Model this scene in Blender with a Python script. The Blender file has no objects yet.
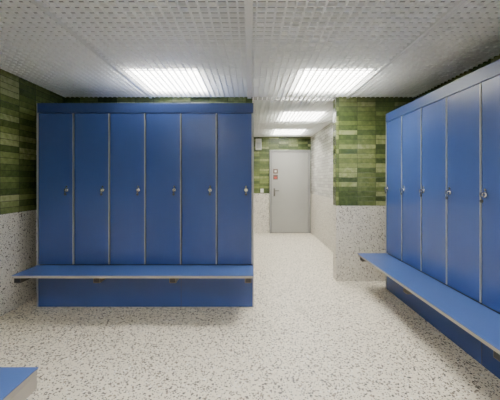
import bpy, bmesh, math
from mathutils import Vector, Matrix
S=bpy.context.scene
col=S.collection
H=2.43; CAM=1.34

# ---------- material helpers ----------
def newmat(name):
    m=bpy.data.materials.new(name); m.use_nodes=True
    nt=m.node_tree; b=nt.nodes['Principled BSDF']
    return m,nt,b
def plain(name,c,rough=0.5,metal=0.0,noise=0.04,spec=0.5):
    m,nt,b=newmat(name)
    n=nt.nodes.new('ShaderNodeTexNoise'); n.inputs['Scale'].default_value=6; n.inputs['Detail'].default_value=4
    g=nt.nodes.new('ShaderNodeNewGeometry'); nt.links.new(g.outputs['Position'],n.inputs['Vector'])
    mx=nt.nodes.new('ShaderNodeMix'); mx.data_type='RGBA'
    mx.inputs[6].default_value=(*[x*(1-noise) for x in c],1); mx.inputs[7].default_value=(*[min(1,x*(1+noise)) for x in c],1)
    nt.links.new(n.outputs['Fac'],mx.inputs[0]); nt.links.new(mx.outputs[2],b.inputs['Base Color'])
    b.inputs['Roughness'].default_value=rough; b.inputs['Metallic'].default_value=metal
    b.inputs['Specular IOR Level'].default_value=spec
    return m
def emis(name,c,s):
    m,nt,b=newmat(name)
    b.inputs['Base Color'].default_value=(.9,.9,.9,1)
    b.inputs['Emission Color'].default_value=(*c,1); b.inputs['Emission Strength'].default_value=s
    return m
def N(nt,t,**k):
    n=nt.nodes.new(t)
    for a,v in k.items(): setattr(n,a,v)
    return n
def math_(nt,op,a,b=None):
    n=N(nt,'ShaderNodeMath',operation=op)
    for i,v in enumerate((a,b)):
        if v is None: continue
        if isinstance(v,(int,float)): n.inputs[i].default_value=v
        else: nt.links.new(v,n.inputs[i])
    return n.outputs[0]
def ramp(nt,fac,stops,interp='LINEAR'):
    r=N(nt,'ShaderNodeValToRGB'); cr=r.color_ramp; cr.interpolation=interp
    while len(cr.elements)<len(stops): cr.elements.new(0.5)
    for e,(p,c) in zip(cr.elements,stops): e.position=p; e.color=(*c,1)
    nt.links.new(fac,r.inputs[0]); return r.outputs[0]
def mixc(nt,f,a,b):
    n=N(nt,'ShaderNodeMix'); n.data_type='RGBA'
    for i,v in ((0,f),(6,a),(7,b)):
        if isinstance(v,tuple): n.inputs[i].default_value=(*v,1)
        elif isinstance(v,(int,float)): n.inputs[i].default_value=v
        else: nt.links.new(v,n.inputs[i])
    return n.outputs[2]
def terrazzo_nodes(nt,pos,base,scale,chips,dens):
    """base cement with two generations of irregular stone chips"""
    outc=base
    if isinstance(base,tuple):
        n0=N(nt,'ShaderNodeTexNoise'); n0.inputs['Scale'].default_value=2.0; nt.links.new(pos,n0.inputs['Vector'])
        outc=mixc(nt,n0.outputs['Fac'],tuple(x*.93 for x in base),tuple(min(1,x*1.05) for x in base))
    for k,(sc,thr) in enumerate(((scale,dens*.75),(scale*1.6,dens*1.1))):
        w=N(nt,'ShaderNodeTexNoise'); w.inputs['Scale'].default_value=sc*1.5
        nt.links.new(pos,w.inputs['Vector'])
        va=N(nt,'ShaderNodeVectorMath',operation='MULTIPLY_ADD')
        nt.links.new(w.outputs['Color'],va.inputs[0]); va.inputs[1].default_value=(.6/sc,)*3
        nt.links.new(pos,va.inputs[2])
        v=N(nt,'ShaderNodeTexVoronoi'); v.inputs['Scale'].default_value=sc
        nt.links.new(va.outputs[0],v.inputs['Vector'])
        sep=N(nt,'ShaderNodeSeparateColor'); nt.links.new(v.outputs['Color'],sep.inputs[0])
        size=math_(nt,'MULTIPLY_ADD',sep.outputs[1],.28); 
        size.node.inputs[2].default_value=.18
        inside=math_(nt,'LESS_THAN',v.outputs['Distance'],size)
        pick=math_(nt,'LESS_THAN',sep.outputs[2],thr)
        f=math_(nt,'MULTIPLY',inside,pick)
        cc=ramp(nt,sep.outputs[0],chips,'CONSTANT')
        outc=mixc(nt,f,outc,cc)
    return outc
CHIPS=[(0,(.055,.05,.042)),(.28,(.16,.135,.105)),(.55,(.32,.26,.19)),(.74,(.10,.10,.09)),(.9,(.88,.86,.80))]

def mat_floor():
    m,nt,b=newmat('terrazzo_floor')
    g=N(nt,'ShaderNodeNewGeometry')
    c=terrazzo_nodes(nt,g.outputs['Position'],(.79,.725,.595),47,CHIPS,.60)
    nt.links.new(c,b.inputs['Base Color']); b.inputs['Roughness'].default_value=.42
    b.inputs['Specular IOR Level'].default_value=.35
    return m
def mat_wall(name,tilestops,grout,tw=.245,th=.0625,offset=0.0):
    m,nt,b=newmat(name)
    g=N(nt,'ShaderNodeNewGeometry'); P=g.outputs['Position']
    s=N(nt,'ShaderNodeSeparateXYZ'); nt.links.new(P,s.inputs[0])
    v=math_(nt,'DIVIDE',s.outputs[2],th); fv=math_(nt,'FLOOR',v)
    u=math_(nt,'DIVIDE',math_(nt,'ADD',s.outputs[0],s.outputs[1]),tw)
    if offset: u=math_(nt,'ADD',u,math_(nt,'MULTIPLY',fv,offset))
    fu=math_(nt,'FLOOR',u)
    cmb=N(nt,'ShaderNodeCombineXYZ'); nt.links.new(fu,cmb.inputs[0]); nt.links.new(fv,cmb.inputs[1])
    wn=N(nt,'ShaderNodeTexWhiteNoise'); wn.noise_dimensions='3D'; nt.links.new(cmb.outputs[0],wn.inputs['Vector'])
    no=N(nt,'ShaderNodeTexNoise'); no.inputs['Scale'].default_value=22; no.inputs['Detail'].default_value=4; nt.links.new(P,no.inputs['Vector'])
    k=math_(nt,'ADD',wn.outputs['Value'],math_(nt,'MULTIPLY',math_(nt,'SUBTRACT',no.outputs['Fac'],.5),.8))
    tc=ramp(nt,k,tilestops)
    def edge(x,w):
        f=math_(nt,'FRACT',x); d=math_(nt,'MINIMUM',f,math_(nt,'SUBTRACT',1.0,f))
        return math_(nt,'LESS_THAN',d,w)
    gr=math_(nt,'MAXIMUM',edge(u,.010),edge(v,.04))
    tc=mixc(nt,gr,tc,grout)
    te=terrazzo_nodes(nt,P,(.71,.68,.61),54,CHIPS,.6)
    up=math_(nt,'GREATER_THAN',s.outputs[2],1.0)
    c=mixc(nt,up,te,tc)
    nt.links.new(c,b.inputs['Base Color'])
    rr=math_(nt,'MULTIPLY_ADD',up,-.3); rr.node.inputs[2].default_value=.5
    nt.links.new(rr,b.inputs['Roughness'])
    bp=N(nt,'ShaderNodeBump'); bp.inputs['Strength'].default_value=.5; bp.inputs['Distance'].default_value=.005
    nt.links.new(math_(nt,'MULTIPLY',up,math_(nt,'ADD',math_(nt,'SUBTRACT',1.0,gr),math_(nt,'MULTIPLY',no.outputs['Fac'],.9))),bp.inputs['Height'])
    nt.links.new(bp.outputs[0],b.inputs['Normal'])
    return m
GREEN=[(0,(.038,.062,.018)),(.3,(.080,.112,.032)),(.55,(.13,.165,.05)),(.8,(.19,.225,.078)),(1,(.30,.33,.15))]
WHITE=[(0,(.46,.45,.41)),(.5,(.58,.57,.52)),(1,(.72,.70,.65))]
M_floor=mat_floor()
M_green=mat_wall('green_glazed_tile_over_terrazzo',GREEN,(.035,.045,.02))
M_white=mat_wall('white_brick_tile_over_terrazzo',WHITE,(.20,.195,.18),offset=.5)
M_blue=plain('blue_laminate',(.030,.064,.225),.27)
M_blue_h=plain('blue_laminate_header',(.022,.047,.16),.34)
M_bench=plain('bench_blue_laminate',(.048,.092,.26),.36)
M_edge=plain('laminate_edge_core',(.36,.33,.28),.5)
M_alu=plain('aluminium_profile',(.42,.43,.43),.4,.3)
M_dark=plain('dark_gap',(.012,.014,.02),.7)
M_brk=plain('steel_bracket',(.10,.09,.08),.45,.3)
M_chrome=plain('chrome',(.75,.75,.75),.2,1)
M_black=plain('black_plastic',(.02,.02,.02),.5)
M_door=plain('grey_door_paint',(.34,.34,.32),.45)
M_frame=plain('door_frame_paint',(.28,.285,.275),.4)
M_grid=plain('louvre_aluminium',(.90,.91,.90),.3,.0)
M_rail=plain('ceiling_rail_paint',(.72,.73,.72),.4)
M_back=plain('ceiling_plenum_grey',(.33,.34,.335),.6)
M_light=emis('luminaire_diffuser',(1,.97,.91),54)
M_whitep=plain('white_plastic',(.7,.7,.68),.4)
M_red=plain('red_sign',(.45,.03,.02),.5)
M_brown=plain('brown_sign',(.10,.06,.04),.5)

# ---------- mesh helpers ----------
def add_box(bm,lo,hi):
    r=bmesh.ops.create_cube(bm,size=1)
    for v in r['verts']:
        v.co=Vector([lo[i]+(v.co[i]+.5)*(hi[i]-lo[i]) for i in range(3)])
def obj_from(bm,name,mat,parent=None,bevel=0):
    me=bpy.data.meshes.new(name); bm.to_mesh(me); bm.free()
    o=bpy.data.objects.new(name,me); col.objects.link(o); me.materials.append(mat)
    if parent: o.parent=parent
    if bevel:
        md=o.modifiers.new('bevel','BEVEL'); md.width=bevel; md.segments=2; md.limit_method='ANGLE'
    return o
def box(name,lo,hi,mat,parent=None,bevel=0):
    bm=bmesh.new(); add_box(bm,lo,hi); return obj_from(bm,name,mat,parent,bevel)
def empty(name,loc=(0,0,0),rz=0):
    e=bpy.data.objects.new(name,None); col.objects.link(e); e.location=loc; e.rotation_euler=(0,0,rz)
    e.empty_display_size=.1; return e
def cyl(bm,c,r,d,axis='Y',seg=20):
    mats={'Y':Matrix.Rotation(math.pi/2,4,'X'),'Z':Matrix.Identity(4),'X':Matrix.Rotation(math.pi/2,4,'Y')}
    bmesh.ops.create_cone(bm,cap_ends=True,segments=seg,radius1=r,radius2=r,depth=d,matrix=Matrix.Translation(c)@mats[axis])

# ---------- room ----------
YB=-2.6; YW=3.97; YE=7.6; XL=-2.447; XR=2.18; XC=1.54; XA=-.9; T=.15
PL=.13   # plenum height above the louvre
box('floor',(XL-T,YB-T,-.1),(XR+T,YE+T,0),M_floor)
box('ceiling',(XL-T,YB-T,H+PL),(XR+T,YE+T,H+PL+.1),M_back)
TOP=H+PL
box('wall_left',(XL-T,YB,0),(XL,YW,TOP),M_green)
box('wall_right',(XR,YB,0),(XR+T,YW,TOP),M_green)
box('wall_rear',(XL-T,YB-T,0),(XR+T,YB,TOP),M_green)
box('wall_back',(XL-T,YW,0),(.03,YW+T,TOP),M_green)
box('wall_stub',(1.14,YW,0),(XR+T,YW+T,TOP),M_green)
box('wall_corridor_right',(XC,YW+T,0),(XC+T,YE,TOP),M_white)
box('wall_corridor_left',(XA-T,YW+T,0),(XA,YE,TOP),M_green)
box('wall_end',(XA-T,YE,0),(XC+T,YE+T,TOP),M_green)

# egg-crate louvre ceiling
LX=(-.87,.87); LY=[-1.55,.30,3.34,5.16,6.82]
bm=bmesh.new(); c=.062; w=.0055; h=.022
x=XL+.01
while x<XR:
    y1=YW if (x<.04 or x>1.13) else YE
    add_box(bm,(x-w,YB+.001,H),(x+w,y1-.001,H+h)); x+=c
    if y1==YW and XA<x-c<XC:
        xx=x-c; add_box(bm,(xx-w,YW+T+.001,H),(xx+w,YE-.001,H+h))
y=YB+.02
while y<YE:
    if y<YW: add_box(bm,(XL+.001,y-w,H),(XR-.001,y+w,H+h))
    elif y>YW+T: add_box(bm,(XA+.001,y-w,H),(XC-.001,y+w,H+h))
    y+=c
obj_from(bm,'ceiling_louvre_grid',M_grid)
for i,xr in enumerate((-1.31,-.008,1.29)):
    ye=YW if abs(xr)>.5 else YE
    ww=.027 if i==1 else .014
    box('trim_%d'%(i+1),(xr-ww,YB,H-.012),(xr+ww,ye-.001,H+.022),M_rail)
for ly in LY:
    for lx in LX:
        if ly>YW and lx<0: continue
        e=empty('ceiling_light')
        box('diffuser',(lx-.34,ly-.36,H+.024),(lx+.34,ly+.36,H+.06),M_light,e)
        box('housing',(lx-.20,ly-.20,H+.06),(lx+.20,ly+.20,H+PL),M_rail,e)

# ---------- lockers ----------
DW=.3773
def locker_bank(n,loc,rz,depth,end_panels=True,lock_side=1):
    """local: x from 0..n*DW, front at y=0 facing -y, depth toward +y"""
    e=empty('locker_bank',loc,rz); W=n*DW
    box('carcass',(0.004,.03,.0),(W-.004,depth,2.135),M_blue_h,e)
    box('base_panel',(0,.008,0.0),(W,.03,.40),M_blue,e,.001)
    bm=bmesh.new()
    for i in range(1,n):
        if i%4==0 : add_box(bm,(i*DW-.0015,.006,.0),(i*DW+.0015,.009,.40))
    if len(bm.verts): obj_from(bm,'base_joint',M_dark,e)
    else: bm.free()
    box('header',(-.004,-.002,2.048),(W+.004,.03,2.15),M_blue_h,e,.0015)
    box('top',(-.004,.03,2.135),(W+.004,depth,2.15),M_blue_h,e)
    box('end_panel_1',(-.012,.0,0),(0.0,depth,2.15),M_alu,e,.001)
    box('end_panel_2',(W,.0,0),(W+.012,depth,2.15),M_alu,e,.001)
    box('shadow_gap',(0.002,.022,.40),(W-.002,.03,2.048),M_dark,e)
    for i in range(n):
        a=i*DW
        box('door_leaf_%d'%(i+1),(a+.009,.0,.452),(a+DW-.012,.02,2.042),M_blue,e,.0015)
    bm=bmesh.new()
    for i in range(n):
        a=(i+1)*DW
        add_box(bm,(a-.0115,.0,.452),(a-.002,.021,2.042))
    obj_from(bm,'door_edge_profile',M_alu,e)
    bm=bmesh.new(); bk=bmesh.new()
    for i in range(n):
        lx=(i+1)*DW-.07 if lock_side>0 else i*DW+.045
        z=1.235
        cyl(bm,(lx,-.004,z),.019,.008); cyl(bm,(lx,-.017,z),.013,.022); 
        add_box(bm,(lx-.004,-.042,z-.016),(lx+.004,-.026,z+.016))
        cyl(bm,(lx,-.034,z-.03),.006,.006)
        # key tag / wrist band
        cyl(bk,(lx,-.030,z-.045),.013,.006)
        add_box(bk,(lx-.003,-.032,z-.04),(lx+.003,-.028,z-.01))
        cyl(bm,(lx,-.003,z+.035),.009,.006)
    obj_from(bm,'locks',M_chrome,e); obj_from(bk,'key_tags',M_black,e)
    return e
def bench(L,loc,rz,depth,brackets,blen):
    e=empty('changing_bench',loc,rz)
    box('seat',(0.003,-depth+.003,.414),(L-.003,0,.44),M_edge,e,.002)
    box('seat_laminate',(0.0,-depth,.4365),(L,0,.4425),M_bench,e,.001)
    for i,x in enumerate(brackets):
        box('bracket_%d'%(i+1),(x-.032,-depth+.02,.364),(x+.032,blen,.414),M_brk,e,.002)
        box('bracket_plate_%d'%(i+1),(x-.025,-depth+.017,.371),(x+.025,-depth+.02,.409),M_dark,e)
    return e
YF=3.16
locker_bank(6,(-2.236,YF,0),0,YW-YF-.002)
bench(6*DW+.012,(-2.242,YF-.001,0),0,.34,[.04,.79,1.51,2.225],.006)
# right bank: local x -> -Y, local -y -> -X  (rotate -90deg)
locker_bank(13,(1.67,3.68,0),-math.pi/2,XR-1.67-.002,lock_side=-1)
bench(13*DW,(1.669,3.68,0),-math.pi/2,.35,[.06,1.09,2.06,3.03,4.0,4.85],.006)
# near left free-standing bench
e=bench(3.0,(-1.40,-1.56,0),math.pi/2,.385,[.1,1.5,2.9],.0)
box('side_rail',(0.01,-.385,.345),(2.99,-.36,.4135),M_edge,e,.002)
box('base_panel',(0.02,-.34,0),(2.97,-.02,.364),M_blue,e,.002)

# ---------- end door ----------
k=39.5
def X(px): return (px-250)/k
d=empty('door_1')
x0,x1=X(269.5),X(310.2); zt=CAM+30/k
box('frame_left',(x0,YE-.05,0),(x0+.05,YE,zt),M_frame,d,.003)
box('frame_right',(x1-.05,YE-.05,0),(x1,YE,zt),M_frame,d,.003)
box('frame_top',(x0+.05,YE-.05,zt-.05),(x1-.05,YE,zt),M_frame,d,.003)
box('leaf',(x0+.058,YE-.035,.01),(x1-.058,YE-.001,zt-.058),M_door,d,.003)
box('reveal_gap',(x0+.045,YE-.015,.0),(x1-.045,YE-.0005,zt-.045),M_dark,d)
hx=x0+.12; hz=1.04
bm=bmesh.new(); add_box(bm,(hx-.02,YE-.042,hz-.11),(hx+.02,YE-.035,hz+.09)); cyl(bm,(hx,YE-.06,hz+.03),.01,.04)
add_box(bm,(hx-.01,YE-.088,hz+.02),(hx+.12,YE-.072,hz+.04)); obj_from(bm,'handle',M_brk,d,.002)
box('sign_upper',(x0+.09,YE-.039,1.50),(x0+.21,YE-.035,1.62),M_brown,d)
box('sign_upper_symbol',(x0+.125,YE-.041,1.535),(x0+.175,YE-.039,1.585),M_whitep,d)
box('sign_lower',(x0+.09,YE-.039,1.35),(x0+.21,YE-.035,1.47),M_brown,d)
box('sign_lower_symbol',(x0+.12,YE-.041,1.38),(x0+.18,YE-.039,1.42),M_red,d)
s=empty('wall_speaker')
box('case',(X(255.5),YE-.08,CAM+30/k),(X(261.5),YE,CAM+41/k),M_whitep,s,.01)
box('grille',(X(256.3),YE-.084,CAM+31.5/k),(X(260.7),YE-.08,CAM+37/k),M_alu,s)
s=empty('light_switch')
box('plate',(X(262)-.04,YE-.012,1.02),(X(262)+.04,YE,1.12),M_whitep,s,.003)
box('rocker',(X(262)-.025,YE-.018,1.04),(X(262)+.025,YE-.012,1.10),M_whitep,s,.002)

# ---------- world & camera ----------
w=bpy.data.worlds.new('world'); S.world=w; w.use_nodes=True
w.node_tree.nodes['Background'].inputs[0].default_value=(.8,.85,.9,1); w.node_tree.nodes['Background'].inputs[1].default_value=.3
cd=bpy.data.cameras.new('camera'); cd.sensor_width=36; cd.lens=300/500*36; cd.shift_y=-.04; cd.clip_start=.02
co=bpy.data.objects.new('camera',cd); col.objects.link(co); co.location=(0,0,CAM); co.rotation_euler=(math.pi/2,0,0)
S.camera=co
